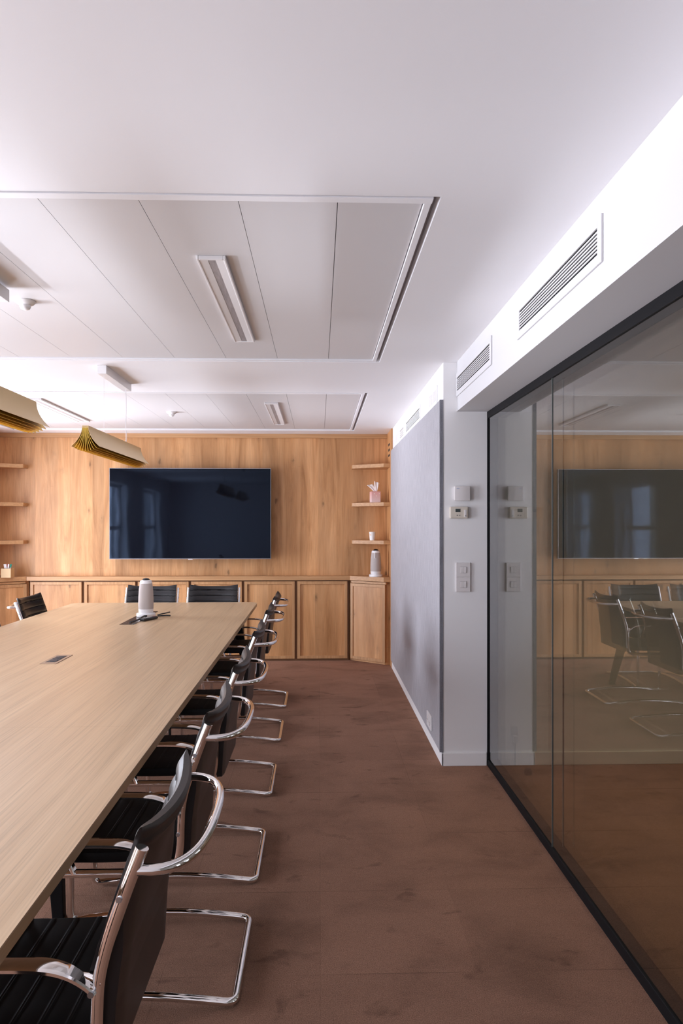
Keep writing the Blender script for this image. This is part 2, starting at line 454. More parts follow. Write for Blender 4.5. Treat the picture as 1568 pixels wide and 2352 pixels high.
# oak lining of the side wall by the back corner, with three slots
sl = struct(MB().box(XR-0.013, XR, 6.90, YB, 0.0, CEIL).build('trim_2', M['oak']))
for z in (2.245, 2.190, 2.135):
    MB().box(XR-0.0155, XR-0.012, 7.07, 7.20, z-0.011, z+0.011).build('vent_slot', M['dark'], sl)
struct(MB().box(XL, XR-0.013, YB-0.02, YB, CEIL-0.045, CEIL).build('trim_3', M['oak_edge_x'], bevel=0.002))
struct(MB().box(XL, XL+0.013, 6.6, YB, 0.0, CEIL).build('trim_4', M['oak']))

# glass partition
gp = struct(MB().box(0.993, 1.055, YF, 4.092, 0, 0.042).box(0.993, 1.055, YF, 4.092, 2.05, 2.09)
            .box(0.993, 1.055, 4.072, 4.092, 0.042, 2.05).build('window_4', M['black'], bevel=0.002))
JY = 2.955
for gx in (1.000, 1.046):
    for a, b in ((YF+0.02, JY-0.0025), (JY+0.0025, 4.072)):
        MB().box(gx-0.0005, gx+0.0005, a, b, 0.036, 2.056).build('glass_pane', M['glass'], gp)
    MB().box(gx-0.003, gx+0.003, JY-0.0022, JY+0.0022, 0.042, 2.05).build('joint_seal', M['glass_edge'], gp)

# light of the corridor lamp
sp = bpy.data.lights.new('corridor_spot', 'SPOT'); sp.energy = 85; sp.color = (1.0, 0.80, 0.52); sp.spot_size = math.radians(75); sp.spot_blend = 0.9; sp.shadow_soft_size = 0.08
so = bpy.data.objects.new('corridor_spot', sp); COL.objects.link(so); so.location = (1.75, 3.1, 2.34)

# ------------------------------------------------------------------ oak cabinets along the back wall
CF = 7.285                      # front plane of the doors
def cabinet(x0, label):
    w = 0.523
    c = thing('wall_cabinet', label, 'cabinet', (x0, CF, 0), 0, 'framed oak cabinets under the screen')
    MB().box(-0.014, w+0.014, 0.024, YB-CF, 0.0, 0.843).build('body', M['oak_dark'], c)
    d = MB(); b = 0.030
    d.box(0, b, 0, 0.022, 0.024, 0.832); d.box(w-b, w, 0, 0.022, 0.024, 0.832)
    d.box(b, w-b, 0, 0.022, 0.024, 0.024+b); d.box(b, w-b, 0, 0.022, 0.832-b, 0.832)
    dr = d.build('door', M['oak_edge_z'], c, bevel=0.0015)
    MB().box(b, w-b, 0.014, 0.021, 0.024+b, 0.832-b).build('panel', M['oak_door'], dr)
    return c
CAB = ['oak framed cabinet door leftmost of the straight row, beside the left corner cabinet',
       'oak framed cabinet door under the left end of the television, second from the left corner',
       'oak framed cabinet door directly behind the table speaker and left end chair',
       'oak framed cabinet door behind the gap between the two end chairs',
       'oak framed cabinet door partly behind the far end of the right chair row',
       'oak framed cabinet door fully in view next to the right angled corner cabinet']
cab0 = None
for i, lb in enumerate(CAB):
    x0 = -2.977+0.5505*i
    if cab0 is None: cab0 = cabinet(x0, lb)
    else: dup(cab0, (x0, CF, 0), 0, lb)
wt = MB().box(-3.012, 0.336, CF-0.018, YB, 0.845, 0.888).build('worktop', M['oak_edge_x'], bevel=0.0015)
tag(wt, 'long narrow oak worktop running under the television over the cabinets', 'worktop')

def mirror(poly, s):            # footprint of a corner piece; s = +1 right corner, -1 left corner
    xw = XR-0.013 if s > 0 else XL+0.013
    return [(xw-s*q, y) for q, y in poly]
# offsets measured from the side wall towards the room
def corner_cabinet(s, label):
    c = thing('corner_cabinet', label, 'cabinet', (0, 0, 0))
    e = 0.385
    body = mirror([(0, YB), (e+0.01, YB), (e+0.01, 7.330), (0.052, 7.066), (0, 7.066)], s)
    MB().prism(body, 0.0, 0.843).build('body', M['oak_door'], c)
    a = Vector(mirror([(e, 7.300)], s)[0]); b = Vector(mirror([(0.047, 7.044)], s)[0])
    d = (b-a); L = d.length; d.normalize(); n = Vector((d.y, -d.x))
    if n.y > 0: n = -n
    def strip(u0, u1, z0, z1, o0, o1, mb):
        p = [a+d*u0+n*o0, a+d*u1+n*o0, a+d*u1+n*o1, a+d*u0+n*o1]
        mb.prism([(q.x, q.y) for q in p], z0, z1)
    f = MB(); w = 0.030
    strip(0, w, 0.024, 0.812, -0.010, 0.010, f); strip(L-w, L, 0.024, 0.812, -0.010, 0.010, f)
    strip(w, L-w, 0.024, 0.024+w, -0.010, 0.010, f); strip(w, L-w, 0.812-w, 0.812, -0.010, 0.010, f)
    dr = f.build('door', M['oak_edge_z'], c, bevel=0.0015)
    g = MB(); strip(w, L-w, 0.024+w, 0.812-w, -0.006, 0.001, g); g.build('panel', M['oak_door'], dr)
    g = MB(); strip(0.012, L+0.014, 0.818, 0.839, -0.010, 0.014, g); g.build('rail', M['oak_edge_x'], c, bevel=0.001)
    top = mirror([(0, YB), (e+0.012, YB), (e+0.012, 7.262), (0.066, 7.020), (0, 7.020)], s)
    MB().prism(top, 0.845, 0.890).build('top', M['oak_edge_x'], c, bevel=0.0015)
    return c
corner_cabinet(1, 'angled oak corner cabinet beside the grey felt panel, white speaker on top')
corner_cabinet(-1, 'angled oak corner cabinet at the left edge with wooden pen box on top')
def corner_shelf(s, z, label):
    poly = mirror([(0, YB), (0.375, YB), (0.375, 7.245), (0.066, 7.040), (0, 7.040)], s)
    mb = MB().prism(poly, -0.019, 0.019)
    o = mb.build('corner_shelf', M['oak_edge_x'], bevel=0.0015); o.location = (0, 0, z)
    return tag(o, label, 'shelf', 'oak corner shelves')
corner_shelf(1, 2.026, 'empty top oak shelf in the right corner, above the tissue box')
corner_shelf(1, 1.632, 'oak shelf in the right corner carrying the pink tissue box')
corner_shelf(1, 1.244, 'oak shelf in the right corner carrying the white paper cup')
corner_shelf(-1, 2.026, 'topmost oak shelf in the left corner, cut by the frame edge')
corner_shelf(-1, 1.632, 'middle oak shelf of three in the left corner')
corner_shelf(-1, 1.244, 'lowest oak shelf in the left corner, above the wooden pen box')

# ------------------------------------------------------------------ television
tv = thing('television', 'large black flat television mounted on the oak wall, reflecting the windows', 'television', (-1.3185, 7.20, 1.537))
w2, h2 = 0.825, 0.467
MB().box(-w2, w2, 0.003, 0.040, -h2, h2).build('housing', M['black'], tv, bevel=0.003)
MB().box(-w2+0.25, w2-0.25, 0.040, YB-7.20, -0.25, 0.25).build('wall_bracket', M['black'], tv)
z = MB(); b = 0.0045
z.box(-w2, -w2+b, -0.003, 0.012, -h2, h2); z.box(w2-b, w2, -0.003, 0.012, -h2, h2)
z.box(-w2+b, w2-b, -0.003, 0.012, h2-b, h2); z.box(-w2+b, w2-b, -0.003, 0.012, -h2, -h2+b+0.002)
z.build('bezel', M['tv_rim'], tv)
MB().box(-w2+b, w2-b, 0.0, 0.003, -h2+b+0.002, h2-b).build('screen', M['screen'], tv)
MB().box(-0.022, 0.022, -0.006, 0.003, -h2-0.006, -h2+0.003).build('sensor_bar', M['alu'], tv)

# ------------------------------------------------------------------ grey felt panel, sockets and controls
fp = MB().box(XR-0.021, XR-0.0006, 4.092, 6.90, 0.079, 2.160).build('acoustic_panel', M['felt'], bevel=0.004)
MB().box(XR-0.0225, XR-0.0006, 4.0895, 4.0915, 0.079, 2.160).build('shaded_edge', M['felt_edge'], fp)  # thin strip carrying the painted shade of the panel's end
tag(fp, 'tall grey felt acoustic panel covering the right wall', 'acoustic panel')
so_ = thing('wall_socket', 'white double wall socket low on the grey felt panel', 'socket', (XR-0.021, 4.45, 0.166))
MB().box(-0.010, 0, -0.085, 0.085, -0.046, 0.046).build('cover_plate', M['gloss_white'], so_, bevel=0.003)
for y in (-0.040, 0.040):
    q = MB().cyl((-0.0125, y, 0), (-0.0095, y, 0), 0.021).build('socket_insert', M['warm_white'], so_, True)
    MB().cyl((-0.0132, y-0.009, 0), (-0.0122, y-0.009, 0), 0.003, 8).cyl((-0.0132, y+0.009, 0), (-0.0122, y+0.009, 0), 0.003, 8).build('pin_hole', M['dark'], q)
YW = 4.092
sb = thing('wall_sensor', 'square white sensor box above the thermostat on the white wall', 'sensor', (0.842, YW, 1.607))
MB().box(-0.047, 0.047, -0.026, 0, -0.040, 0.042).build('housing', M['warm_white'], sb, bevel=0.006)
curve = [(-0.046+0.092*k/12, -0.0275-0.004*math.sin(math.pi*k/12)) for k in range(13)]
MB().prism([(x, y) for x, y in curve]+[(0.046, -0.02), (-0.046, -0.02)], -0.0445, 0.041).build('cover', M['warm_white'], sb, bevel=0.002)
tx = bpy.data.curves.new('logo', 'FONT'); tx.body = 'SIEMENS'; tx.size = 0.0062; tx.extrude = 0.0002
to = bpy.data.objects.new('logo_tmp', tx); COL.objects.link(to)
bpy.context.view_layer.update()
lm = bpy.data.meshes.new_from_object(to.evaluated_get(bpy.context.evaluated_depsgraph_get())); lm.name = 'logo'
bpy.data.objects.remove(to)
lm.materials.clear(); lm.materials.append(M['blue'])
lo = bpy.data.objects.new('logo', lm); COL.objects.link(lo); lo.parent = sb
lo.rotation_euler = (math.pi/2, 0, 0); lo.location = (-0.036, -0.0306, 0.026)
th_ = thing('thermostat', 'cream thermostat with small dark display below the white sensor box', 'thermostat', (0.8235, YW, 1.4935))
MB().box(-0.0545, 0.0545, -0.024, 0, -0.0345, 0.0345).build('housing', M['cream'], th_, bevel=0.006)
MB().box(-0.022, 0.007, -0.0252, -0.023, 0.003, 0.022).build('display', M['lcd'], th_)
for x in (-0.012, 0.002):
    MB().box(x-0.0035, x+0.0035, -0.0256, -0.023, -0.020, -0.013).build('button', M['grey_plastic'], th_, bevel=0.001)
sq = MB().prism([(0.029, -0.0262), (0.044, -0.0262), (0.044, -0.023), (0.029, -0.023)], -0.028, 0.016).build('slider_cover', M['warm_white'], th_, bevel=0.003)
MB().box(0.034, 0.039, -0.0275, -0.026, -0.022, -0.016).build('slider_knob', M['grey_plastic'], sq)
def switch(z, label):
    s_ = thing('light_switch', label, 'light switch', (0.8505, YW, z), 0, 'light switches on the white wall')
    MB().box(-0.0425, 0.0425, -0.010, 0, -0.0427, 0.0427).build('cover_plate', M['warm_white'], s_, bevel=0.002)
    MB().box(-0.0195, 0.0195, -0.0108, -0.009, -0.0195, 0.0195).build('switch_frame', M['gap'], s_)
    for x in (-0.0091, 0.0091):
        MB().box(x-0.0086, x+0.0086, -0.0135, -0.0105, -0.018, 0.018).build('rocker', M['warm_white'], s_, bevel=0.0008)
    return s_
s1 = switch(1.1555, 'upper double rocker light switch of the stacked pair beside the glass')
dup(s1, (0.8505, YW, 1.0695), 0, 'lower double rocker light switch of the stacked pair beside the glass')

# ------------------------------------------------------------------ air grilles
def grille(label, xf, y0, y1, z0, z1, nslots, vertical=False, border=0.030, pale=False, paintm='white'):
    gl = thing('air_grille', label, 'air grille', (xf, (y0+y1)/2, (z0+z1)/2))
    L, H = (y1-y0)/2, (z1-z0)/2
    f = MB(); t_ = 0.007
    f.box(-t_, 0, -L-border, -L, -H-border, H+border); f.box(-t_, 0, L, L+border, -H-border, H+border)
    f.box(-t_, 0, -L, L, H, H+border); f.box(-t_, 0, -L, L, -H-border, -H)
    f.build('frame', M[paintm], gl, bevel=0.0015)
    MB().box(-0.0012, -0.0002, -L, L, -H, H).build('backing', M['gap'] if pale else M['slot'], gl)
    sl_ = MB()
    if vertical:
        p = 2*L/nslots
        for k in range(nslots+1):
            y = -L+p*k
            sl_.box(-0.005, -0.0012, max(-L, y-p*.30), min(L, y+p*.30), -H, H)
    else:
        p = 2*H/nslots
        for k in range(1, nslots):
            zc = -H+p*k
            sl_.box(-0.0050, -0.0022, -L, L, zc-p*.235, zc+p*.235)
    sl_.build('slats', M[paintm], gl)
    return gl
grille('long white slatted air grille nearest the camera on the bulkhead over the glass', 0.812, 1.996, 2.784, 2.203, 2.282, 7)
grille('shorter slatted air grille on the bulkhead beside the white corner', 0.812, 3.272, 4.049, 2.203, 2.280, 7)
grille('pale grille with upright louvres above the near end of the felt panel', XR, 4.315, 4.585, 2.194, 2.262, 9, True, 0.024, True, 'wall_white')
grille('slatted air grille above the middle of the felt panel', XR, 5.03, 5.82, 2.198, 2.270, 7, False, 0.022, False, 'wall_white')
grille('small square grille above the felt panel, second from the back corner', XR, 5.98, 6.26, 2.196, 2.266, 4, False, 0.020, True, 'wall_white')
grille('small blank grille above the felt panel nearest the oak corner', XR, 6.41, 6.65, 2.194, 2.264, 12, True, 0.020, True, 'wall_white')

# ------------------------------------------------------------------ ceiling lights and sensors
ZT = CEIL+0.012
def ceiling_light(y0, y1, xc, label):
    c = thing('ceiling_light', label, 'ceiling light', (xc, (y0+y1)/2, ZT), 0, 'linear ceiling lights')
    L, H = (y1-y0)/2, 0.053
    MB().box(-H, -H+0.009, -L, L, -0.0145, 0).box(H-0.009, H, -L, L, -0.0145, 0).box(-H+0.009, H-0.009, -L, -L+0.012, -0.0145, 0)\
        .box(-H+0.009, H-0.009, L-0.012, L, -0.0145, 0).build('frame', M['gloss_white'], c, bevel=0.002)
    a, b = -L+0.012, L-0.012
    r = MB()
    r.loft([[(-H+0.009, y, -0.0125), (-0.014, y, -0.0105), (-0.014, y, -0.001), (-H+0.009, y, -0.001)] for y in (a, b)])
    r.loft([[(H-0.009, y, -0.0125), (0.014, y, -0.0105), (0.014, y, -0.001), (H-0.009, y, -0.001)] for y in (a, b)])
    r.build('reflector', M['gloss_white'], c)
    MB().box(-0.014, 0.014, a, b, -0.0098, -0.002).build('prismatic_diffuser', M['prism'], c)
    return c
cl = ceiling_light(2.522, 3.670, -0.389, 'large unlit linear ceiling light set in the nearer tile field')
dup(cl, (-0.377, 6.11, ZT), 0, 'small unlit linear ceiling light over the right end of the television')
dup(cl, (-2.18, 5.98, ZT), 0, 'unlit linear ceiling light behind the gold lamps in the far left tile field')
def detector(y, label):
    d = thing('motion_sensor', label, 'motion sensor', (-1.272, y, ZT), 0, 'ceiling motion sensors')
    MB().lathe([(0.001, 0), (0.043, 0), (0.043, -0.004), (0.034, -0.014), (0.024, -0.019), (0.001, -0.019)]).build('base', M['gloss_white'], d, True)
    MB().lathe([(0.023, -0.017), (0.023, -0.026), (0.019, -0.034), (0.010, -0.039), (0.001, -0.040)]).build('dome', M['gloss_white'], d, True)
    return d
d0 = detector(3.06, 'white domed motion sensor on the near tiles beside the left lamp canopy')
dup(d0, (-1.265, 6.03, ZT), 0, 'white domed motion sensor on the far tiles above the television')

# ------------------------------------------------------------------ book-like pendant lamps
def pendant(y, label):
    c = thing('pendant_lamp', label, 'pendant lamp', (-1.303, y, 1.83), 0, 'gold pendant lamps over the table')
    zc = CEIL-1.83
    MB().box(-0.027, 0.027, -0.280, 0.280, zc-0.050, zc).build('canopy', M['gloss_white'], c, bevel=0.001)
    for yy in (-0.235, 0.235):
        MB().cyl((0, yy, 0.143), (0, yy, zc-0.05), 0.0009, 6).build('suspension_wire', M['alu'], c)
    MB().tube(spline([(0.004, 0.235, 0.143), (0.008, 0.235, 0.19), (0.003, 0.236, 0.26), (0.006, 0.235, 0.40), (0.002, 0.235, zc-0.05)]), 0.0016, 6).build('power_cord', M['gloss_white'], c, True)
    MB().box(-0.0165, 0.0165, -0.575, 0.575, 0.134, 0.146).build('spine', M['gold'], c, bevel=0.001)
    N = 11
    for k in range(N):
        u = -1+2*k/(N-1)
        x0 = u*0.0168
        pts = []
        for q in range(13):
            v = q/12.0                                   # 0 at the spine, 1 at the lower edge
            flare = v**2.1
            x = x0+u*0.061*flare
            zz = 0.146-v*(0.146-0.004-0.026*abs(u)**2.0)
            pts.append((x, zz))
        th = 0.0008
        mb = MB()
        ring = [(x+th, z) for x, z in pts]+[(x-th, z) for x, z in reversed(pts)]
        mb.loft([[(x, yy, z) for x, z in ring] for yy in (-0.575, 0.575)])
        mb.build('fin', M['gold'] if k in (0, N-1) else M['gold_in'], c, True)
    return c
p0 = pendant(4.505, 'gold fanned pendant lamp hanging in front of the television corner')
dup(p0, (-1.290, 2.605, 1.83), 0, 'gold fanned pendant lamp cut by the left edge of the frame')

# ------------------------------------------------------------------ the conference table
T = thing('conference_table', 'long pale oak conference table with black legs down the room', 'table', (-1.31, 0.75, 0), 0.0054)
TX, TL, TH = 0.800, 5.41, 0.74
def rrect(x0, x1, y0, y1, r, n=8):
    P = []
    for cx, cy, a0 in ((x1-r, y1-r, 0), (x0+r, y1-r, 90), (x0+r, y0+r, 180), (x1-r, y0+r, 270)):
        for k in range(n+1):
            a = math.radians(a0+90*k/n); P.append((cx+r*math.cos(a), cy+r*math.sin(a)))
    return P
joints = [0, 1.62, 3.784, TL]
for i in range(3):
    y0, y1 = joints[i]+(0.0002 if i else 0), joints[i+1]-(0.0002 if i < 2 else 0)
    R = 0.075
    full = rrect(-TX, TX, 0, TL, R)
    poly = []
    if i == 0: poly = [p for p in full if p[1] <= R+1e-6]; poly = [p for p in full if p[1] <= R+1e-6]+[(TX, y1), (-TX, y1)]
    elif i == 1: poly = [(-TX, y0), (TX, y0), (TX, y1), (-TX, y1)]
    else: poly = [(-TX, y0), (TX, y0)]+[p for p in full if p[1] >= TL-R-1e-6]
    tt = MB().prism(poly, TH-0.004, TH).build('tabletop', M['table'], T)
    MB().prism(poly, TH-0.028, TH-0.004).build('edge_band', M['table_edge'], tt)
def leg(tx, ty, fx, fy, w):
    rings = []
    for z, f, ww in ((TH-0.028, 0.0, w), (0.35, 0.51, w*.78), (0.0, 1.0, w*.55)):
        x, y = tx+(fx-tx)*f, ty+(fy-ty)*f
        a, b = ww/2, ww*0.36
        rings.append([(x-a, y-b, z), (x+a, y-b, z), (x+a, y+b, z), (x-a, y+b, z)])
    MB().loft(rings).build('leg', M['black'], T, bevel=0.003)
for sx_ in (-1, 1):
    leg(sx_*0.62, TL-0.20, sx_*0.73, TL+0.20 if False else TL-0.02, 0.085)
    leg(sx_*0.62, 0.20, sx_*0.73, 0.02, 0.085)
    leg(sx_*0.35, 1.78, sx_*0.38, 1.80, 0.075)
    leg(sx_*0.35, 3.68, sx_*0.38, 3.66, 0.075)
MB().box(-0.66, 0.66, 0.15, 0.22, TH-0.078, TH-0.028).box(-0.66, 0.66, TL-0.24, TL-0.17, TH-0.078, TH-0.028)\
    .box(-0.40, 0.40, 1.74, 1.82, TH-0.078, TH-0.028).box(-0.40, 0.40, 3.64, 3.72, TH-0.078, TH-0.028)\
    .box(-0.05, 0.05, 0.22, TL-0.24, TH-0.078, TH-0.028).build('underframe', M['black'], T)
# socket module let into the table (table coordinates)
pm = MB().box(-0.041, 0.041, 2.700, 2.930, TH, TH+0.0025).build('power_module', M['bronze'], T, bevel=0.001)
MB().box(-0.0245, 0.0245, 2.730, 2.900, TH+0.0022, TH+0.0030).build('module_well', M['dark'], pm)
for k in range(4):
    yy = 2.732+0.0415*k
    MB().box(-0.021, 0.021, yy+0.004, yy+0.037, TH+0.0028, TH+0.0042).box(-0.006, 0.014, yy+0.012, yy+0.030, TH+0.0040, TH+0.0055).build('outlet', M['socket'], pm, bevel=0.0015)
lid = MB().box(-0.028, 0.070, 4.045, 4.780, TH, TH+0.0022).build('cable_hatch', M['smoked'], T)
MB().box(0.050, 0.072, 4.06, 4.30, TH+0.002, TH+0.0032).build('hatch_trim', M['alu'], lid)

# ------------------------------------------------------------------ chairs
REAR = [(0.425, -0.052), (0.55, -0.045), (0.62, -0.036), (0.70, -0.020), (0.90, 0.010)]
FRONT = [(0.425, -0.082), (0.50, -0.098), (0.605, -0.105), (0.70, -0.074), (0.84, -0.025), (0.90, -0.005)]
def make_chair(label, group):
    c = thing('conference_chair', label, 'chair', (0, 0, 0), 0, group)
    # seat: black sling with stitched ribs running side to side
    xs = []
    x = -0.105; top = []
    while x > -0.560:
        ph = ((x+0.105)/0.055) % 1.0
        top.append((x, 0.4700+0.0016*abs(math.sin(math.pi*ph))**0.5+(0.0018 if ph < 0.08 or ph > 0.92 else 0)-0.010*math.sin(math.pi*(-x-0.105)/0.455)))
        x -= 0.00275
    prof = top+[(-0.566, 0.466), (-0.580, 0.457), (-0.584, 0.447), (-0.576, 0.437), (-0.556, 0.434)]+[(-0.105-0.451*k/6, 0.434-0.008*math.sin(math.pi*k/6)) for k in range(5, -1, -1)]
    zc = 0.450
    rings = []
    for y, f in ((-0.222, 0.35), (-0.220, 0.75), (-0.212, 1), (-0.1, 1), (0, 1), (0.1, 1), (0.212, 1), (0.220, 0.75), (0.222, 0.35)):
        rings.append([(px, y, zc+(pz-zc)*f) for px, pz in prof])
    MB().loft(rings).build('seat', M['seat'], c, True)
    # backrest: concave ribbed front, smooth leather rear
    NY, NZ = 15, 88
    def sheet(front):
        G = []
        for i in range(NZ):
            row = []
            for j in range(NY):
                s_ = -1+2*j/(NY-1); y = (0.223 if front else 0.2195)*s_
                zt_ = 0.852+0.016*abs(s_)**3
                zz = 0.425+(zt_-0.425)*i/(NZ-1)
                edge = max(0.0, (abs(s_)-0.90)/0.10)
                te = max(0.0, 1-(1-i/(NZ-1))/0.04)
                xc = lerp_table(FRONT, zz)+0.036*(1-s_*s_)
                half = 0.010*(1-0.55*edge*edge)*(1-0.6*te*te)
                if front:
                    rib = 0.008*abs(math.sin(math.pi*(0.868-zz)/0.050))**0.4*(1-edge)
                    xx = xc+0.010-half-rib
                else:
                    roll = 0.0045*(math.exp(-((zt_-0.008-zz)/0.005)**2)+math.exp(-((zt_-0.034-zz)/0.006)**2))
                    flat = lerp_table(REAR, zz)
                    wgt = min(1.0, max(0.0, (zz-0.62)/0.20)); wgt = wgt*wgt*(3-2*wgt)
                    xx = flat+(xc+0.010+half-flat)*wgt+roll*(1-edge)-0.006*edge*edge*(1-wgt)
                row.append((xx, y, zz))
            G.append(row)
        return G
    F, R = sheet(True), sheet(False)
    mb = MB()
    ringrows = []
    for i in range(NZ): ringrows.append(F[i]+R[i][::-1])
    mb.loft(ringrows, True, False)
    mb.bm.verts.ensure_lookup_table()
    for base_ in (0, (NZ-1)*2*NY):
        vs = [mb.bm.verts[base_+q] for q in range(2*NY)]
        for j in range(NY-1): mb.bm.faces.new((vs[j], vs[j+1], vs[2*NY-2-j], vs[2*NY-1-j]))
    bo = mb.build('backrest', M['leather'], c, True)
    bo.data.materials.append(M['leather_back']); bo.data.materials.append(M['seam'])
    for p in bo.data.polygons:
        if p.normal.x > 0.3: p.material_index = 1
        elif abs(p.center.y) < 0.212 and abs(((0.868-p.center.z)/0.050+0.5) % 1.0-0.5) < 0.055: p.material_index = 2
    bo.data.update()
    # chrome side frames: upright, bend, seat rail
    pz = [(0.0, 0.8375), (-0.033, 0.75), (-0.062, 0.665), (-0.077, 0.60), (-0.081, 0.54), (-0.083, 0.48), (-0.093, 0.432), (-0.125, 0.410), (-0.18, 0.406), (-0.36, 0.406), (-0.535, 0.406)]
    for s_ in (-1, 1):
        po = MB().tube(spline([(x, s_*0.234, z) for x, z in pz], 5), 0.0125, 14).build('side_post', M['chrome'], c, True)
        for x, z in ((-0.033, 0.75), (-0.082, 0.52)):
            MB().cyl((x-0.004, s_*0.240, z), (x-0.005, s_*0.2485, z), 0.0058, 12).build('bolt', M['steel'], po, True)
    # flat cast armrests, returning to the seat rail at the front
    ap = [(-0.082, 0.580), (-0.097, 0.595), (-0.118, 0.611), (-0.140, 0.622), (-0.168, 0.629), (-0.21, 0.632), (-0.30, 0.633), (-0.38, 0.633), (-0.425, 0.630), (-0.452, 0.618), (-0.458, 0.598), (-0.446, 0.56), (-0.42, 0.49), (-0.392, 0.425), (-0.386, 0.410)]
    aw = [0.022, 0.026, 0.032, 0.037, 0.040, 0.040, 0.040, 0.038, 0.034, 0.030, 0.028, 0.026, 0.024, 0.024, 0.026]
    for s_ in (-1, 1):
        sp3 = spline([(a_, w_, b_) for (a_, b_), w_ in zip(ap, aw)], 4)
        mb = MB().bar([(q.x, q.z) for q in sp3], [q.y for q in sp3], 0.011, s_*0.240)
        mb.tube([(-0.122, s_*0.224, 0.606), (-0.112, s_*0.227, 0.603), (-0.098, s_*0.230, 0.600), (-0.084, s_*0.233, 0.598), (-0.070, s_*0.235, 0.597)], [0.003, 0.007, 0.0095, 0.011, 0.011], 14)
        ao = mb.build('armrest', M['chrome'], c, True)
        MB().cyl((-0.086, s_*0.244, 0.584), (-0.087, s_*0.2525, 0.584), 0.0062, 12).build('bolt', M['steel'], ao, True)
    # handle hoop behind the backrest
    hp = []
    for k in range(25):
        a = math.pi*k/24
        cs, sn = math.cos(a), math.sin(a)
        hp.append((-0.012+0.108*abs(sn)**0.62, -0.234*math.copysign(abs(cs)**0.72, cs), 0.797-0.004*abs(sn)))
    MB().tube(hp, 0.0105, 12).build('back_handle', M['chrome'], c, True)
    # cantilever sled base
    bp = []
    left = [(-0.50, 0.214, 0.398), (-0.558, 0.214, 0.398), (-0.558, 0.218, 0.013)]
    run = [(-0.558+0.633*k/10, 0.224, 0.013+0.026*math.sin(math.pi*k/10)) for k in range(11)]
    p1 = fillet(left+[(-0.49, 0.224, 0.020)], 0.05)
    half = p1[:-1]+[Vector(q) for q in run[1:-1]]
    corner = fillet([Vector(run[-2]), Vector((0.075, 0.224, 0.013)), Vector((0.075, 0, 0.013))], 0.055)[1:-1]
    half = half+corner
    other = [Vector((q.x, -q.y, q.z)) for q in reversed(half)]
    MB().tube(half+other, 0.0125, 12).build('sled_base', M['chrome'], c, True)
    for x_, z_ in ((-0.50, 0.398), (-0.17, 0.404)):
        MB().cyl((x_, -0.234, z_), (x_, 0.234, z_), 0.010, 12).build('stretcher', M['chrome'], c, True)
    return c
GR = 'chairs along the right side of the table'
RIGHT = [(1.503, 'black leather cantilever chair with chrome frame nearest the camera, cut by the bottom edge'),
         (2.283, 'black leather chrome chair second from the camera on the right side of the table'),
         (2.988, 'black leather chrome chair third from the camera on the right side of the table'),
         (3.870, 'black leather chrome chair fourth from the camera on the right side of the table'),
         (4.780, 'black leather chrome chair second from the far end of the right row'),
         (5.630, 'black leather chrome chair at the far end of the right row, before the oak cabinets')]
ch0 = None
for y, lb in RIGHT:
    x = -0.318-0.0045*(y-1.3)
    if ch0 is None:
        ch0 = make_chair(lb, GR); ch0.location = (x, y, 0)
    else: dup(ch0, (x, y, 0), 0, lb)
dup(ch0, (-1.537, 6.50, 0), math.pi/2, 'black ribbed chair at the table end behind the grey speaker, facing the camera', 'chairs at the far end of the table')
dup(ch0, (-0.972, 6.50, 0), math.pi/2, 'black ribbed chair at the table end right of the grey speaker, facing the camera', 'chairs at the far end of the table')
dup(ch0, (-2.288, 5.560, 0), math.pi, 'black ribbed chair on the left side of the table near the left corner cabinet', 'chairs along the left side of the table')
dup(ch0, (-2.288, 4.720, 0), math.pi, 'black chair barely showing over the table at the left edge of the frame', 'chairs along the left side of the table')

# ------------------------------------------------------------------ things on the table
def speaker(loc, label, rz):
    c = thing('conference_camera_speaker', label, 'conference speaker', loc, rz)
    MB().lathe([(0.001, 0), (0.067, 0), (0.069, 0.004), (0.069, 0.020), (0.066, 0.024), (0.001, 0.024)], 40).build('lock_base', M['gloss_white'], c, True)
    MB().lathe([(0.001, 0.024), (0.050, 0.024), (0.053, 0.034), (0.0545, 0.056), (0.001, 0.056)], 40).build('base_ring', M['gloss_white'], c, True)
    MB().lathe([(0.001, 0.056), (0.0545, 0.056), (0.0555, 0.09), (0.0545, 0.14), (0.0510, 0.20), (0.0450, 0.245), (0.001, 0.245)], 40).build('fabric_body', M['mesh_fabric'], c, True)
    MB().lathe([(0.001, 0.245), (0.0450, 0.245), (0.0430, 0.257), (0.0390, 0.266), (0.030, 0.269), (0.001, 0.269)], 40).build('top_ring', M['gloss_white'], c, True)
    MB().lathe([(0.028, 0.268), (0.026, 0.274), (0.018, 0.281), (0.001, 0.284)], 32).build('lens_dome', M['lens'], c, True)
    return c
o1 = speaker((-1.283, 5.215, TH+0.0032), 'tall grey fabric conference speaker standing on the table', 0)
MB().box(0.006, 0.024, -0.0712, -0.060, 0.0, 0.016).build('cable_port', M['dark'], o1)
o2 = speaker((0.585, 7.145, 0.890), 'grey fabric conference speaker on the right corner cabinet', 0)
k_ = MB().tube([(-0.012, -0.0440, 0.247), (-0.012, -0.0505, 0.215), (-0.012, -0.0525, 0.190)], [0.004, 0.004, 0.006], 10)
k_.build('indicator_strip', M['gloss_white'], o2, True)
rc = thing('remote_control', 'dark remote control lying beside the table speaker', 'remote control', (-1.214, 5.02, TH+0.003), -0.42)
MB().box(-0.022, 0.022, -0.080, 0.080, 0.0, 0.018).build('housing', M['rubber'], rc, bevel=0.007)
for k in range(4):
    for q in range(3):
        MB().box(-0.014+0.011*q-0.003, -0.014+0.011*q+0.006, -0.060+0.024*k, -0.048+0.024*k, 0.017, 0.0195).build('key', M['grey_plastic'], rc, bevel=0.001)
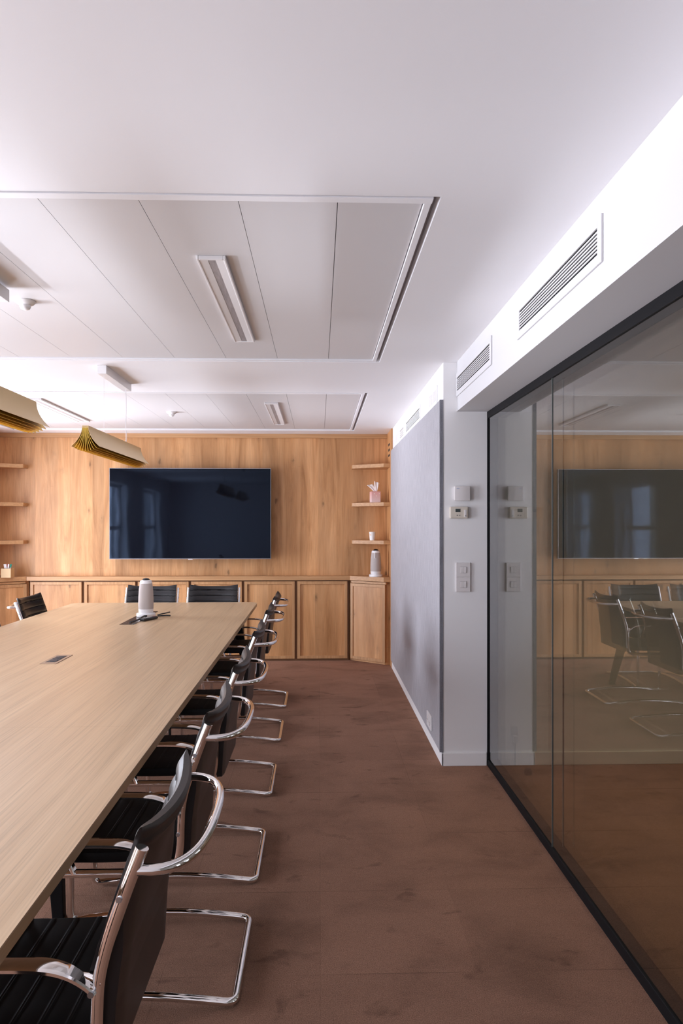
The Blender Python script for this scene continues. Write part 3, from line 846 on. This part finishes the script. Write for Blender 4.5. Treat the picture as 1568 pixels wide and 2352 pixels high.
MB().box(-0.006, 0.006, 0.052, 0.062, 0.017, 0.0198).build('power_key', M['red'], rc, bevel=0.001)
def cable(pts, r, label):
    return tag(MB().tube(spline(pts, 6), r, 8).build('cable', M['rubber'], None, True), label, 'cable', 'black cables on the table')
zt0 = TH+0.0095
cable([(-1.300, 4.84, zt0), (-1.270, 4.95, zt0+.004), (-1.268, 5.06, zt0+.010), (-1.272, 5.13, zt0+.006)], 0.0062, 'black cable running from the table hatch to the speaker base')
cable([(-1.208, 5.26, zt0-.004), (-1.185, 5.285, zt0+.001), (-1.155, 5.30, zt0+.006), (-1.125, 5.31, zt0+.012)], 0.0048, 'black cable end pointing up right of the speaker, topmost of two')
cable([(-1.195, 5.215, zt0-.005), (-1.17, 5.225, zt0-.004), (-1.14, 5.23, zt0-.003), (-1.105, 5.225, zt0-.004)], 0.0048, 'black cable end lying flat right of the speaker, lower of two')

# ------------------------------------------------------------------ things on the shelves
tb = thing('tissue_box', 'pink cube tissue box with a white tissue pulled out, on the shelf', 'tissue box', (0.578, 7.150, 1.651), 0.12)
MB().box(-0.048, 0.048, -0.048, 0.048, 0, 0.113).build('carton', M['pink'], tb, bevel=0.003)
ts = MB()
for (bx, tx_, h, w, yy) in ((-0.006, -0.052, 0.073, 0.030, 0.0), (0.010, 0.018, 0.100, 0.026, -0.006)):
    rows = []
    for i in range(9):
        v = i/8; cx_ = bx+(tx_-bx)*v**1.5; ww = 0.008+(w-0.008)*v
        rows.append([(cx_+ww*u+0.004*v*u, yy+0.010*math.sin(u*5+v*3)*v, 0.111+h*v*(1-0.10*u*(1 if tx_ > 0 else -1))) for u in [-1+2*q/10 for q in range(11)]])
    ts.loft(rows, False)
to_ = ts.build('tissue', M['tissue'], tb, True)
sm = to_.modifiers.new('thickness', 'SOLIDIFY'); sm.thickness = 0.0012
cp_ = thing('paper_cup', 'small white paper cup on the lower right corner shelf', 'cup', (0.549, 7.150, 1.263))
MB().lathe([(0.001, 0), (0.026, 0), (0.0325, 0.083), (0.0335, 0.085), (0.0325, 0.087), (0.031, 0.084), (0.0255, 0.006), (0.001, 0.006)], 32).build('wall', M['paper'], cp_, True)
pr = MB()
for zz in (0.050, 0.060):
    rings = []
    for a in range(9):
        an = math.radians(205+5*a); rr = 0.026+0.0065*zz/0.083+0.0004
        rings.append((rr*math.cos(an), rr*math.sin(an)))
    v = [[pr.bm.verts.new((x, y, zz+dz)) for x, y in rings] for dz in (0, 0.004)]
    for a in range(8): pr.bm.faces.new((v[0][a], v[0][a+1], v[1][a+1], v[1][a]))
pr.build('printed_mark', M['orange'], cp_)
pb = thing('pen_box', 'square pale wooden box holding markers on the left corner cabinet', 'pen box', (-3.148, 7.150, 0.890), 0.05)
bx = MB(); q = 0.0475
bx.box(-q, q, -q, -q+0.006, 0, 0.092).box(-q, q, q-0.006, q, 0, 0.092).box(-q, -q+0.006, -q+0.006, q-0.006, 0, 0.092).box(q-0.006, q, -q+0.006, q-0.006, 0, 0.092)
bx.box(-q+0.006, q-0.006, -q+0.006, q-0.006, 0, 0.006).build('box', M['maple'], pb)
PEN = [(-0.022, -0.02, -0.30, 0.10, 'gloss_white', 'white marker leaning left in the wooden box'), (-0.004, -0.025, -0.12, -0.15, 'gloss_white', 'white marker upright at the front of the wooden box'),
       (0.012, -0.015, 0.16, -0.10, 'gloss_white', 'white marker beside the green one in the wooden box'), (0.020, 0.005, 0.34, 0.05, 'green', 'green capped marker leaning right in the wooden box'),
       (-0.010, 0.02, -0.20, 0.15, 'red', 'red capped marker at the back of the wooden box')]
for px, py, lx, ly, mm, lb in PEN:
    b0 = Vector((-3.148+px*0.6, 7.150+py*0.6, 0.8975)); d_ = Vector((lx*0.62, ly*0.62, 1)).normalized()
    b0 -= Vector((d_.x, d_.y, 0))*0.035
    pn = bpy.data.objects.new('marker_pen', None); COL.objects.link(pn); pn.empty_display_size = 0.03; pn.location = b0
    tag(pn, lb, 'marker', 'markers in the wooden box')
    MB().cyl((0, 0, 0), d_*0.095, 0.0075, 14).build('barrel', M['gloss_white'], pn, True)
    MB().cyl(d_*0.095, d_*0.128, 0.0085, 14).build('cap', M[mm], pn, True)

# ------------------------------------------------------------------ behind the glass
ds = thing('door_stop', 'small dark round floor door stop seen through the glass', 'door stop', (1.191, 3.938, 0))
MB().lathe([(0.001, 0), (0.022, 0), (0.022, 0.020), (0.001, 0.020)], 24).build('base', M['black'], ds, True)
MB().lathe([(0.001, 0.020), (0.017, 0.020), (0.017, 0.030), (0.013, 0.034), (0.001, 0.034)], 24).build('rubber_cap', M['rubber'], ds, True)
cs_ = thing('corridor_socket', 'grey wall socket with plugged cord low on the corridor wall behind glass', 'socket', (1.155, YW, 0.20))
MB().box(-0.020, 0.020, -0.010, 0, -0.028, 0.030).build('cover_plate', M['gap'], cs_, bevel=0.002)
plg = MB().box(-0.013, 0.013, -0.040, -0.010, -0.060, -0.020).build('plug', M['gap'], cs_, bevel=0.004)
MB().tube([(0, -0.030, -0.058), (0, -0.020, -0.10), (0.001, -0.018, -0.197)], 0.0035, 8).build('cord', M['rubber'], plg, True)
